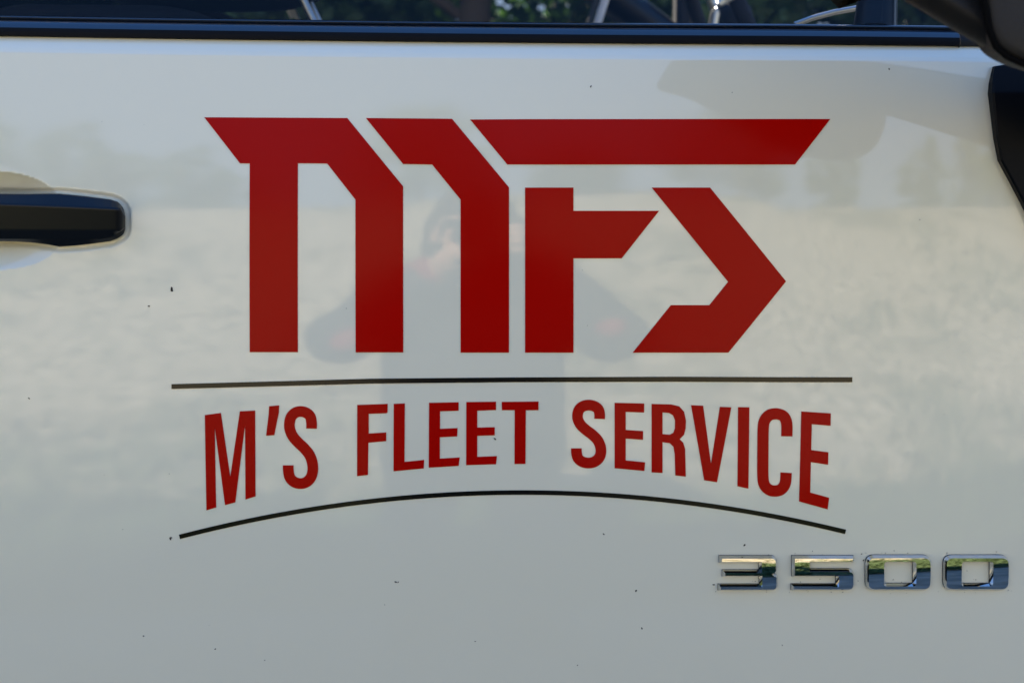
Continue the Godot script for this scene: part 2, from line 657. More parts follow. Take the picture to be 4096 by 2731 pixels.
func build_truck() -> void:
	truck = thing("pickup_truck", Vector3.ZERO, "white pickup truck with red and black vinyl lettering on its front door", "pickup truck")
	var hs := spaced([[-0.006, 0.0135, 0.0005], [0.0135, 0.095, 0.009], [0.095, 0.228, 0.0015], [0.228, 0.94, 0.012]])
	var xs := spaced([[-0.63, -0.555, 0.004], [-0.555, -0.335, 0.0014], [-0.335, 0.62, 0.012]])
	door = obj("door", panel(xs, hs, true), M.paint, truck, "glossy white front door with red lettering, a black handle and chrome numerals")
	# door edges and lining
	var m := Mesher.new()
	m.box(Vector3(-0.6, 0.6, -0.16), Vector3(0.6, 1.49, -0.115), 0.02)
	obj("door_lining", m, M.dash, truck)
	# neighbours
	var coarse := spaced([[-0.006, 0.0135, 0.0012], [0.0135, 0.94, 0.03]])
	obj("rear_door", panel(spaced([[-1.62, -0.637, 0.1]]), coarse, false), M.paint, truck, "glossy white rear door behind the lettered door")
	obj("front_fender", panel(spaced([[0.627, 1.75, 0.1]]), coarse, false), M.paint, truck)
	m = Mesher.new()
	m.box(Vector3(0.64, 0.55, -1.98), Vector3(1.75, 1.42, -0.09), 0.08)
	obj("hood", m, M.paint, truck)
	m = Mesher.new()
	m.box(Vector3(-3.6, 0.6, -1.96), Vector3(-1.66, 1.45, -0.03), 0.04)
	obj("cargo_bed", m, M.paint, truck)
	m = Mesher.new()
	m.box(Vector3(-1.62, 1.94, -1.80), Vector3(0.18, 2.02, -0.20), 0.03)
	obj("roof", m, M.paint, truck)
	m = Mesher.new()
	m.box(Vector3(-1.58, 1.90, -1.76), Vector3(0.14, 1.935, -0.24), 0.01)
	obj("headliner", m, M.liner, truck)
	m = Mesher.new()
	m.box(Vector3(-1.62, 0.5, -1.98), Vector3(0.62, 0.58, -0.1), 0.02)
	obj("cab_floor", m, M.seat, truck)
	m = Mesher.new()
	m.box(Vector3(-1.66, 0.58, -1.9), Vector3(-1.6, 1.42, -0.1), 0.02)
	obj("cab_back", m, M.seat, truck)
	m = Mesher.new()
	m.box(Vector3(-1.6, 0.58, -2.0), Vector3(0.62, 1.47, -1.94), 0.03)
	obj("far_door", m, M.paint, truck)
	# pillars: near front, near middle, far front, far middle
	for s: Array in [[0, -0.20, -0.03], [1, -1.80, -1.97]]:
		m = Mesher.new()
		m.tube([Vector3(0.86, 1.42, s[2] - 0.02 * (1 - 2 * s[0])), Vector3(0.5, 1.72, lerpf(s[2], s[1], 0.5)), Vector3(0.14, 1.96, s[1])], [0.05, 0.045, 0.045], 8)
		obj("windscreen_pillar", m, M.satin, truck)
		m = Mesher.new()
		m.tube([Vector3(-0.70, 1.42, s[2] - 0.03 * (1 - 2 * s[0])), Vector3(-0.75, 1.96, s[1])], [0.07, 0.06], 8)
		obj("door_pillar", m, M.satin, truck)
		m = Mesher.new()
		m.tube([Vector3(-1.6, 1.42, s[2] - 0.03 * (1 - 2 * s[0])), Vector3(-1.56, 1.96, s[1])], [0.09, 0.08], 8)
		obj("rear_pillar", m, M.paint, truck)
	for k in 4:
		var x: float = [1.15, 1.15, -2.6, -2.6][k]
		var z: float = [-0.26, -1.78, -0.26, -1.78][k]
		m = Mesher.new()
		var ring := []
		for q in 6:
			ring.append(0)
		m.tube([Vector3(x, 0.41, z - 0.12), Vector3(x, 0.41, z - 0.10), Vector3(x, 0.41, z + 0.10), Vector3(x, 0.41, z + 0.12)], [0.37, 0.41, 0.41, 0.37], 40)
		var w := obj("wheel", m, M.tyre, truck)
		m = Mesher.new()
		m.tube([Vector3(x, 0.41, z - 0.125), Vector3(x, 0.41, z + 0.125)], [0.24, 0.24], 32)
		obj("rim", m, M.silver, w)
	m = Mesher.new()
	m.box(Vector3(-3.5, 0.45, -1.7), Vector3(1.7, 0.6, -0.3), 0.05)
	obj("chassis", m, M.gap, truck)


# =====================================================================  vinyl
func densify(poly: PackedVector2Array, step: float) -> PackedVector2Array:
	var out := PackedVector2Array()
	for i in poly.size():
		var a := poly[i]
		var b := poly[(i + 1) % poly.size()]
		var n := maxi(1, int(a.distance_to(b) / step))
		for k in n:
			out.append(a.lerp(b, float(k) / n))
	return out


func strips(poly: PackedVector2Array, holes: Array, step: float) -> Array:   # in millimetres
	var lo := 1e9
	var hi := -1e9
	for p in poly:
		lo = minf(lo, p.y); hi = maxf(hi, p.y)
	var out := []
	var n := maxi(1, int(ceil((hi - lo) / step)))
	for k in n:
		var a := lerpf(lo - 0.01, hi + 0.01, float(k) / n)
		var b := lerpf(lo - 0.01, hi + 0.01, float(k + 1) / n)
		var got := Geometry2D.intersect_polygons(poly, PackedVector2Array([Vector2(-2000, a), Vector2(2000, a), Vector2(2000, b), Vector2(-2000, b)]))
		for h in holes:
			var next: Array[PackedVector2Array] = []
			for g in got:
				next.append_array(Geometry2D.clip_polygons(g, h))
			got = next
		# towards the front, where the skin curves, cut crosswise as well
		var cut: Array[PackedVector2Array] = []
		for g: PackedVector2Array in got:
			var right := -1e9
			for p in g:
				right = maxf(right, p.x)
			if right < 215.0:
				cut.append(g)
				continue
			cut.append_array(Geometry2D.intersect_polygons(g, PackedVector2Array([Vector2(-2000, a - 1), Vector2(200, a - 1), Vector2(200, b + 1), Vector2(-2000, b + 1)])))
			for q in 18:
				var x := 200.0 + 20.0 * q
				if x < right:
					cut.append_array(Geometry2D.intersect_polygons(g, PackedVector2Array([Vector2(x, a - 1), Vector2(x + 20, a - 1), Vector2(x + 20, b + 1), Vector2(x, b + 1)])))
		for g: PackedVector2Array in cut:
			var t := Geometry2D.triangulate_polygon(g)
			for i in t.size() / 3:
				out.append([g[t[3 * i]], g[t[3 * i + 1]], g[t[3 * i + 2]]])
	return out


func vinyl(called: String, drawn: Array, material: Material, label: String, hole := []) -> void:
	var poly := PackedVector2Array()
	for k in drawn.size() / 2:
		poly.append(on_door(drawn[2 * k], drawn[2 * k + 1]) * 1000.0)
	var holes := []
	if hole:
		var hp := PackedVector2Array()
		for k in hole.size() / 2:
			hp.append(on_door(hole[2 * k], hole[2 * k + 1]) * 1000.0)
		holes.append(hp)
	var m := Mesher.new()
	for t in strips(poly, holes, 9.0):
		var p := []
		var n := []
		for q: Vector2 in t:
			var x := q.x * 0.001
			var y := q.y * 0.001
			p.append(Vector3(x, y, bowed(y, x) + 0.0006))
			n.append(flat_normal(x, y))
		m.tri(p[0], p[1], p[2], n[0], n[1], n[2])
	for loop in [poly] + holes:
		var d := densify(loop, 9.0)
		var turn := -1.0 if Geometry2D.is_polygon_clockwise(d) else 1.0
		for i in d.size():
			var a := d[i] * 0.001
			var b := d[(i + 1) % d.size()] * 0.001
			var out := Vector3(b.y - a.y, a.x - b.x, 0) * turn
			m.quad(Vector3(a.x, a.y, bowed(a.y, a.x) - 0.0003), Vector3(b.x, b.y, bowed(b.y, b.x) - 0.0003), Vector3(b.x, b.y, bowed(b.y, b.x) + 0.0006), Vector3(a.x, a.y, bowed(a.y, a.x) + 0.0006), out)
	obj(called, m, material, door, label)


func scaled(list: Array, k: float, x: float, y: float) -> Array:
	var out := []
	for i in list.size() / 2:
		out.append(x + list[2 * i] * k)
		out.append(y + list[2 * i + 1] * k)
	return out


func stroked(centre: Array, half: float) -> Array:
	# an outline round a centre line that is first smoothed
	var c := Curve2D.new()
	var n := centre.size() / 2
	for i in n:
		var p := Vector2(centre[2 * i], centre[2 * i + 1])
		var a := Vector2(centre[2 * maxi(i - 1, 0)], centre[2 * maxi(i - 1, 0) + 1])
		var b := Vector2(centre[2 * mini(i + 1, n - 1)], centre[2 * mini(i + 1, n - 1) + 1])
		var t := (b - a) / 6.0
		c.add_point(p, -t, t)
	c.bake_interval = 6.0
	var pts := c.get_baked_points()
	var left := []
	var right := []
	for i in pts.size():
		var d := (pts[mini(i + 1, pts.size() - 1)] - pts[maxi(i - 1, 0)]).normalized()
		var o := Vector2(-d.y, d.x) * half
		left.append(pts[i] + o)
		right.push_front(pts[i] - o)
	var out := []
	for p: Vector2 in left + right:
		out.append(p.x)
		out.append(p.y)
	return out


func lettering() -> void:
	# the large logo
	vinyl("logo_stroke", [816, 469, 1389, 472, 1612, 745, 1613, 1409, 1422, 1409, 1421, 798, 1308, 654, 1191, 653, 1191, 1408, 998, 1408, 998, 654, 959, 653], M.red, "red two-legged stroke that starts the large logo")
	vinyl("logo_stroke", [1463, 472, 1808, 475, 2036, 749, 2036, 1410, 1842, 1410, 1842, 798, 1728, 658, 1612, 656], M.red, "red single bent stroke in the middle of the large logo")
	vinyl("logo_stroke", [1880, 478, 2100, 476.5, 3322, 476, 3181, 658, 2029, 658], M.red, "long red horizontal bar at the top of the large logo")
	vinyl("logo_stroke", [2100, 750, 2294, 750, 2294, 843, 2637, 843, 2487, 1033, 2294, 1033, 2294, 1410, 2100, 1410], M.red, "red upright with a side arm under the long bar")
	vinyl("logo_stroke", [2607, 750, 2841, 750, 3145, 1125, 2914, 1410, 2531, 1410, 2684, 1220, 2838, 1220, 2913, 1127], M.red, "red arrow-like stroke that ends the large logo")
	# rules
	vinyl("straight_line", [685, 1536, 1106, 1524.5, 1482, 1514, 2048, 1509, 2700, 1506, 3410, 1508, 3410, 1528, 2700, 1526, 2048, 1528, 1482, 1533.5, 1106, 1544, 685, 1555], M.black_vinyl, "long straight black line under the large logo")
	var top := []
	var low := []
	for k in 41:
		var u := lerpf(717, 3383, k / 40.0)
		var v := 1969.0 + 9.4e-5 * pow(u - 2090.0, 2.0)
		var t := Vector2(1.0, 2 * 9.4e-5 * (u - 2090.0)).normalized()
		top.append(u + t.y * 9.0); top.append(v - t.x * 9.0)
		low.push_front(v + t.x * 9.0); low.push_front(u - t.y * 9.0)
	vinyl("arched_line", top + low, M.black_vinyl, "arched black line under the small red words")
	# the words
	var a := [0.7228, 600.0, 1400.0]
	var b := [0.6378, 2000.0, 1400.0]
	var s_line := [893, 434, 893, 400, 885, 366, 862, 346, 833, 339, 803, 346, 780, 369, 771, 403, 773, 438, 789, 476, 818, 510, 851, 541, 880, 577, 896, 618, 900, 662, 890, 702, 865, 729, 832, 738, 797, 729, 773, 704, 765, 668, 764, 637]
	var line1 := scaled(s_line, a[0], a[1], a[2])
	var line2 := []
	for k in s_line.size() / 2:
		line2.append(b[1] + b[0] * remap(s_line[2 * k], 734, 930, 445, 667))
		line2.append(b[2] + b[0] * remap(s_line[2 * k + 1], 312, 765, 320, 732))
	var words := [
		["M", a, [302, 359, 391, 347, 443, 700, 496, 338, 581, 334, 583, 809, 527, 826, 525, 415, 471, 842, 414, 857, 357, 425, 365, 870, 311, 886]],
		["apostrophe", a, [658, 310, 714, 305, 712, 345, 687, 470, 641, 473, 655, 360]],
		["S", line1, []],
		["F", a, [1146, 303, 1315, 297, 1314, 345, 1306, 349, 1210, 352, 1210, 461, 1307, 455, 1307, 503, 1208, 512, 1206, 690, 1145, 697]],
		["L", a, [1348, 297, 1410, 294, 1408, 618, 1517, 607, 1515, 654, 1347, 670]],
		["E", a, [1544, 291, 1708, 288, 1708, 335, 1605, 338, 1605, 435, 1702, 431, 1700, 477, 1604, 482, 1604, 600, 1714, 593, 1708, 640, 1542, 650]],
		["E", a, [1750, 287, 1915, 285, 1915, 331, 1811, 335, 1811, 428, 1908, 426, 1908, 471, 1811, 474, 1811, 590, 1920, 586, 1915, 631, 1749, 636]],
		["T", a, [1946, 286, 2150, 284, 2150, 332, 2080, 332, 2078, 629, 2017, 630, 2018, 332, 1947, 332]],
		["S", line2, []],
		["E", b, [719, 330, 905, 334, 905, 391, 789, 387, 789, 500, 898, 507, 898, 562, 789, 554, 789, 691, 911, 703, 906, 757, 719, 740]],
		["R", b, [951, 337, 1075, 340, 1125, 352, 1155, 385, 1167, 440, 1165, 490, 1155, 530, 1128, 558, 1150, 580, 1162, 620, 1166, 793, 1100, 785, 1096, 650, 1088, 605, 1065, 583, 1020, 577, 1020, 770, 951, 766]],
		["V", b, [1199, 345, 1275, 348, 1324, 712, 1380, 355, 1452, 358, 1362, 828, 1281, 815]],
		["I", b, [1494, 357, 1565, 358, 1559, 868, 1490, 853]],
		["C", [], [1800, 540, 1800, 465, 1785, 420, 1757, 403, 1725, 399, 1690, 408, 1662, 440, 1652, 490, 1650, 640, 1650, 790, 1660, 845, 1690, 875, 1728, 883, 1765, 872, 1790, 835, 1796, 768]],
		["E", b, [1891, 384, 2076, 396, 2075, 474, 1957, 464, 1953, 626, 2061, 640, 2059, 718, 1951, 702, 1947, 892, 2066, 925, 2056, 998, 1877, 948]],
	]
	var place := ["M of the first word", "mark after the M", "S ending the first word", "F of the second word", "L of the second word", "first E of the second word", "second E of the second word", "T ending the second word", "S starting the third word", "first E of the third word", "R of the third word", "V of the third word", "I of the third word", "C of the third word", "last E of the third word"]
	for k in words.size():
		var w: Array = words[k]
		var shape: Array
		if w[0] == "S":
			shape = stroked(w[1], 21.5)
		elif w[0] == "C":
			shape = stroked(scaled(w[2], b[0], b[1], b[2]), 22.5)
		else:
			shape = scaled(w[2], w[1][0], w[1][1], w[1][2])
		var hole := []
		if w[0] == "R":
			hole = scaled([1020, 390, 1060, 394, 1085, 408, 1098, 440, 1098, 490, 1088, 518, 1065, 530, 1020, 526], b[0], b[1], b[2])
			# keep the counter clear of the stem's edge
		vinyl("letter", shape, M.red, "small red " + place[k] + " in the arched words", hole)


# =====================================================================  chrome numerals
func rounded(corners: Array) -> PackedVector2Array:   # [u, v, radius] in drawing units
	var out := PackedVector2Array()
	var n := corners.size()
	for i in n:
		var p := Vector2(corners[i][0], corners[i][1])
		var a := (Vector2(corners[(i + n - 1) % n][0], corners[(i + n - 1) % n][1]) - p).normalized()
		var b := (Vector2(corners[(i + 1) % n][0], corners[(i + 1) % n][1]) - p).normalized()
		var r: float = corners[i][2]
		if r < 1.0:
			out.append(p)
			continue
		for k in 9:
			var t := k / 8.0
			out.append((p + a * r).lerp(p, t).lerp(p.lerp(p + b * r, t), t))
	return out


func inset(poly: PackedVector2Array, d: float) -> PackedVector2Array:   # towards the inside of a counter-clockwise loop (a hole runs clockwise)
	var out := PackedVector2Array()
	var n := poly.size()
	for i in n:
		var a := (poly[i] - poly[(i + n - 1) % n]).normalized()
		var b := (poly[(i + 1) % n] - poly[i]).normalized()
		var na := Vector2(-a.y, a.x)
		var nb := Vector2(-b.y, b.x)
		var h := (na + nb) / maxf(0.35, 1.0 + na.dot(nb))
		out.append(poly[i] + h * d)
	return out


func numeral(corners: Array, hole: Array, label: String) -> void:
	var loops := []
	for c in [corners, hole]:
		if c.is_empty():
			continue
		var raw := rounded(c)
		var mm := PackedVector2Array()
		for p in raw:
			mm.append(on_door(p.x, p.y) * 1000.0)
		if Geometry2D.is_polygon_clockwise(mm) == (loops.size() == 0):
			mm.reverse()
		loops.append(mm)
	var mid := on_door(3450, 2296).y
	# height of the numeral's face above the door, domed from top to bottom
	var face := func(y: float, x: float) -> float:
		return bowed(mid, x) + 0.0064 + 0.122 * (y - mid) - pow(y - mid, 2.0) / (2.0 * 0.15)
	var face_normal := func(y: float, x: float) -> Vector3:
		var e := 0.0002
		return Vector3(maxf(0.0, x - 0.22) / 2.2, -(face.call(y + e, x) - face.call(y - e, x)) / (2 * e), 1).normalized()
	var m := Mesher.new()
	var foot := Mesher.new()  # dark side wall, its black painted in for the contact shadow outline
	var tops := []
	for loop: PackedVector2Array in loops:
		var up := inset(loop, 2.1)
		tops.append(up)
		for i in loop.size():
			var j := (i + 1) % loop.size()
			var a := loop[i] * 0.001
			var b := loop[j] * 0.001
			var c := up[j] * 0.001
			var d := up[i] * 0.001
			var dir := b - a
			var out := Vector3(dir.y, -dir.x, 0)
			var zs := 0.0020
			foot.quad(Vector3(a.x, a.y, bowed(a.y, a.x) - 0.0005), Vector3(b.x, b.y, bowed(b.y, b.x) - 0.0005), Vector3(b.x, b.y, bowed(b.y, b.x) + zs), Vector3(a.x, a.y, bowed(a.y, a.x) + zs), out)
			m.quad(Vector3(a.x, a.y, bowed(a.y, a.x) + zs), Vector3(b.x, b.y, bowed(b.y, b.x) + zs), Vector3(c.x, c.y, face.call(c.y, c.x)), Vector3(d.x, d.y, face.call(d.y, d.x)), out + Vector3(0, 0, out.length()))
	for t in strips(tops[0], tops.slice(1), 1.6):
		var p := []
		var n := []
		for q: Vector2 in t:
			p.append(Vector3(q.x * 0.001, q.y * 0.001, face.call(q.y * 0.001, q.x * 0.001)))
			n.append(face_normal.call(q.y * 0.001, q.x * 0.001))
		m.tri(p[0], p[1], p[2], n[0], n[1], n[2])
	var o := obj("badge_numeral", m, null, door, label)
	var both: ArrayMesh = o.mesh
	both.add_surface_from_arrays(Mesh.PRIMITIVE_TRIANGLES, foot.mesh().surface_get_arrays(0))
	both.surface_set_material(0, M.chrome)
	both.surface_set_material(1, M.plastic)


func badge() -> void:
	numeral([[2875, 2219, 0], [3107, 2219, 26], [3107, 2287, 14], [3093, 2290, 0], [3110, 2293, 14], [3110, 2359, 26], [2871, 2359, 0], [2871, 2333, 0], [3036, 2333, 0], [3036, 2303, 0], [2888, 2303, 0], [2888, 2276, 0], [3034, 2276, 0], [3034, 2248, 0], [2875, 2248, 0]], [], "chrome numeral 3 that starts the badge")
	numeral([[3166, 2219, 0], [3414, 2219, 0], [3414, 2247, 0], [3242, 2247, 0], [3242, 2271, 0], [3416, 2271, 28], [3416, 2358, 28], [3163, 2358, 0], [3163, 2332, 0], [3342, 2332, 0], [3342, 2303, 0], [3166, 2303, 0]], [], "chrome numeral 5 beside the 3")
	numeral([[3460, 2217, 36], [3723, 2217, 36], [3723, 2358, 36], [3460, 2358, 36]], [[3538, 2247, 4], [3538, 2330, 4], [3650, 2330, 4], [3650, 2247, 4]], "chrome numeral 0 right after the 5")
	numeral([[3771, 2217, 36], [4034, 2217, 36], [4034, 2358, 36], [3771, 2358, 36]], [[3847, 2247, 4], [3847, 2330, 4], [3957, 2330, 4], [3957, 2247, 4]], "last chrome numeral 0 of the badge")


# =====================================================================  handle
func lerp_table(t: Array, u: float) -> float:
	for k in t.size() / 2 - 1:
		if u <= t[2 * k + 2]:
			return lerpf(t[2 * k + 1], t[2 * k + 3], clampf((u - t[2 * k]) / (t[2 * k + 2] - t[2 * k]), 0, 1))
	return t[-1]


func handle() -> void:
	var top := [-700, 792, -400, 776, 0, 775, 100, 775.5, 190, 774, 235, 774, 330, 783, 440, 797, 470, 807, 486, 823, 496, 842, 500, 862]
	var low := [-700, 955, -400, 966, 0, 965, 100, 967, 190, 978, 235, 987, 330, 980, 440, 965, 470, 953, 486, 943, 496, 930, 500, 915]
	var us := [-700, -640, -500, -300, -100, 0, 60, 120, 160, 190, 212, 235, 260, 300, 350, 400, 440, 456, 470, 480, 488, 494, 498, 500]
	var rows := []
	for u: float in us:
		var t := lerp_table(top, u)
		var b := lerp_table(low, u)
		var y1 := clampf(lerp_table([-700, 820, 0, 813, 480, 834, 500, 866], u), t + 1, b - 4)
		var y2 := clampf(lerp_table([-700, 925, 0, 923, 480, 925, 500, 905], u), y1 + 1, b - 2)
		var y3 := clampf(lerp_table([-700, 945, 0, 955, 430, 956, 500, 912], u), y2 + 0.5, b - 0.5)
		var k := 1.0 - pow(clampf((u - 462.0) / 38.0, 0, 1), 2.6) * 0.62      # the right-hand end falls off
		if u < -600: k = 0.6
		var z0 := bowed(1.36)
		rows.append([at(u, t, z0 - 0.006), at(u, t, z0 + 0.0085 * k), at(u, y1, z0 + 0.018 * k), at(u, y2, z0 + 0.0125 * k), at(u, y3, z0 + 0.009 * k), at(u, b, z0 + 0.0045 * k), at(u, b, z0 - 0.006)])
	var m := Mesher.new()
	var cnt: int = rows[0].size()
	# facets with their own normals along the bar, each edge softened by a narrow bevel
	for s in cnt - 1:
		for i in rows.size() - 1:
			var ns := []
			for e in 2:
				var lo: Array = rows[maxi(i + e - 1, 0)]
				var hi: Array = rows[mini(i + e + 1, rows.size() - 1)]
				var cur: Array = rows[i + e]
				var tx: Vector3 = (hi[s] + hi[s + 1]) - (lo[s] + lo[s + 1])
				var ty: Vector3 = cur[s] - cur[s + 1]
				var nn := tx.cross(ty).normalized()
				if nn.z < 0 and absf(nn.z) > 0.2: nn = -nn
				ns.append(nn)
			var pts := []
			for e in 2:
				var cur: Array = rows[i + e]
				pts.append([cur[s].lerp(cur[s + 1], 0.1), cur[s].lerp(cur[s + 1], 0.9)])
			m.quadn(pts[0][0], pts[1][0], pts[1][1], pts[0][1], ns[0], ns[1], ns[1], ns[0])
			if s < cnt - 2:
				var n2 := []
				var q := []
				for e in 2:
					var cur: Array = rows[i + e]
					var lo: Array = rows[maxi(i + e - 1, 0)]
					var hi: Array = rows[mini(i + e + 1, rows.size() - 1)]
					var tx: Vector3 = (hi[s + 1] + hi[s + 2]) - (lo[s + 1] + lo[s + 2])
					var nn := tx.cross(cur[s + 1] - cur[s + 2]).normalized()
					if nn.z < 0 and absf(nn.z) > 0.2: nn = -nn
					n2.append(nn)
					q.append([cur[s].lerp(cur[s + 1], 0.9), cur[s + 1].lerp(cur[s + 2], 0.1)])
				m.quadn(q[0][0], q[1][0], q[1][1], q[0][1], ns[0], ns[1], n2[1], n2[0])
	for e: int in [0, rows.size() - 1]:
		var r: Array = rows[e]
		var c: Vector3 = (r[0] + r[3] + r[6]) / 3.0
		for k in cnt - 1:
			m.flat(c, r[k], r[k + 1], Vector3(1 if e > 0 else -1, 0, 0.2))
	obj("door_handle", m, M.satin, door, "black pull handle in a scooped white pocket")


# =====================================================================  window trim and glass
func trim_and_glass() -> void:
	# up, out in millimetres from the belt edge
	var section := [[-5, -24], [0, -21], [4.3, -20], [4.7, -14.2], [5.3, -13.3], [7.4, -13.0], [9.6, -13.2], [12.0, -13.9]]
	var crown := [[12.0, -13.9], [14.4, -15.1], [16.6, -16.8], [18.4, -19.0], [19.6, -21.6], [20.4, -23.8], [21.2, -22.6], [22.2, -22.2], [23.2, -22.6], [24.2, -24.4], [24.4, -30]]
	var x_end := at(3880, 150, 0).x
	var xs := spaced([[-0.63, x_end, 0.03]])
	var m := Mesher.new()
	sweep(m, crown, xs, 1.0)
	obj("window_trim", m, M.trim, door, "black rounded trim strip along the foot of the window")
	m = Mesher.new()
	sweep(m, section, xs, 1.0)
	obj("shaded_trim_half", m, M.shaded_trim, door, "dull lower half of the black window trim, its dark reflection put into the material")  # no separate part: the trim's lower half, darkened by its material
	section.pop_back()
	section.append_array(crown)
	m = Mesher.new()
	var cap := []
	for q in section:
		cap.append([q[0] - (1.6 if q[0] < 2.0 else 0.0), q[1] - 1.4])
	sweep(m, cap, spaced([[x_end + 0.0008, 0.62, 0.03]]), 1.0)
	obj("trim_end_cap", m, M.plastic, door)
	# the pane
	m = Mesher.new()
	var a := Vector3(-0.62, belt(-0.62) + 0.0, -0.028)
	var b := Vector3(0.62, belt(0.62) + 0.0, -0.044)
	var c := Vector3(0.15, 1.935, -0.19)
	var d := Vector3(-0.68, 1.935, -0.19)
	m.quad(a, b, c, d, Vector3(0, 0.3, 1))
	obj("window_pane", m, M.glass, door, "clear window pane above the black trim")
	# far side panes
	m = Mesher.new()
	m.quad(Vector3(-0.62, 1.47, -1.965), Vector3(0.7, 1.47, -1.965), Vector3(0.15, 1.94, -1.80), Vector3(-0.68, 1.94, -1.80), Vector3(0, 0, -1))
	obj("far_window_pane", m, M.glass, truck)
	m = Mesher.new()
	m.quad(Vector3(-1.58, 1.47, -1.965), Vector3(-0.74, 1.47, -1.965), Vector3(-0.78, 1.94, -1.80), Vector3(-1.52, 1.94, -1.80), Vector3(0, 0, -1))
	obj("rear_window_pane", m, M.dark_glass, truck)


func sweep(m: Mesher, section: Array, xs: PackedFloat32Array, s: float) -> void:
	var n := section.size()
	var nor := []
	for k in n - 1:
		var d := Vector2(section[k + 1][0] - section[k][0], section[k + 1][1] - section[k][1]).normalized()
		nor.append(Vector3(0, -d.y, d.x))          # up, out -> normal pointing out
	for k in n - 1:
		var na: Vector3 = nor[k]
		var nb: Vector3 = nor[k]
		if k > 0 and nor[k - 1].dot(nor[k]) > 0.8: na = (nor[k - 1] + nor[k]).normalized()
		if k < n - 2 and nor[k + 1].dot(nor[k]) > 0.8: nb = (nor[k + 1] + nor[k]).normalized()
		for i in xs.size() - 1:
			var p := []
			for x: float in [xs[i], xs[i + 1]]:
				for q: int in [k, k + 1]:
					p.append(Vector3(x, belt(x) + section[q][0] * 0.001 * s, section[q][1] * 0.001 * s + bowed(Y_REF, x)))
			m.quadn(p[0], p[2], p[3], p[1], na, na, nb, nb)
	for e: int in [0, xs.size() - 1]:
		var x := xs[e]
		for k in range(1, n - 1):
			m.flat(Vector3(x, belt(x) + section[0][0] * 0.001, section[0][1] * 0.001 + bowed(Y_REF, x)), Vector3(x, belt(x) + section[k][0] * 0.001, section[k][1] * 0.001 + bowed(Y_REF, x)), Vector3(x, belt(x) + section[k + 1][0] * 0.001, section[k + 1][1] * 0.001 + bowed(Y_REF, x)), Vector3(1 if e > 0 else -1, 0, 0))


# =====================================================================  side mirror
func smooth_loop(pts: Array, z: float, per := 6) -> PackedVector2Array:
	var c := Curve2D.new()
	var n := pts.size() / 2
	var q := []
	for i in n:
		var p := at(pts[2 * i], pts[2 * i + 1], z)
		q.append(Vector2(p.x, p.y))
	var out := PackedVector2Array()
	for i in n:
		for k in per:
			out.append((q[i] as Vector2).cubic_interpolate(q[(i + 1) % n], q[(i + n - 1) % n], q[(i + 2) % n], float(k) / per))
	return out


func loft(m: Mesher, loop: PackedVector2Array, layers: Array, back: bool) -> void:
	# layers: [inset in metres, z]; loop counter-clockwise seen from +z
	var l := loop.duplicate()
	if Geometry2D.is_polygon_clockwise(l):
		l.reverse()
	var n := l.size()
	var rings := []
	for y in layers:
		var r := inset(l, y[0])
		var ring := []
		for p in r:
			ring.append(Vector3(p.x, p.y, y[1]))
		rings.append(ring)
	for j in layers.size() - 1:
		for i in n:
			var k := (i + 1) % n
			var norm := []
			for pair: Array in [[i, j], [k, j], [k, j + 1], [i, j + 1]]:
				var ii: int = pair[0]
				var jj: int = pair[1]
				var tx: Vector3 = rings[jj][(ii + 1) % n] - rings[jj][(ii + n - 1) % n]
				var tz: Vector3 = rings[mini(jj + 1, layers.size() - 1)][ii] - rings[maxi(jj - 1, 0)][ii]
				norm.append(tx.cross(tz).normalized())
			m.quadn(rings[j][i], rings[j][k], rings[j + 1][k], rings[j + 1][i], norm[0], norm[1], norm[2], norm[3])
	var last: Array = rings[-1]
	var c := Vector3.ZERO
	for p: Vector3 in last: c += p / n
	for i in n:
		m.tri(last[i], last[(i + 1) % n], c, Vector3(0, 0, 1), Vector3(0, 0, 1), Vector3(0, 0, 1))
	if back:
		var first: Array = rings[0]
		c = Vector3.ZERO
		for p: Vector3 in first: c += p / n
		for i in n:
			m.tri(first[i], first[(i + 1) % n], c, Vector3(0, 0, -1), Vector3(0, 0, -1), Vector3(0, 0, -1))


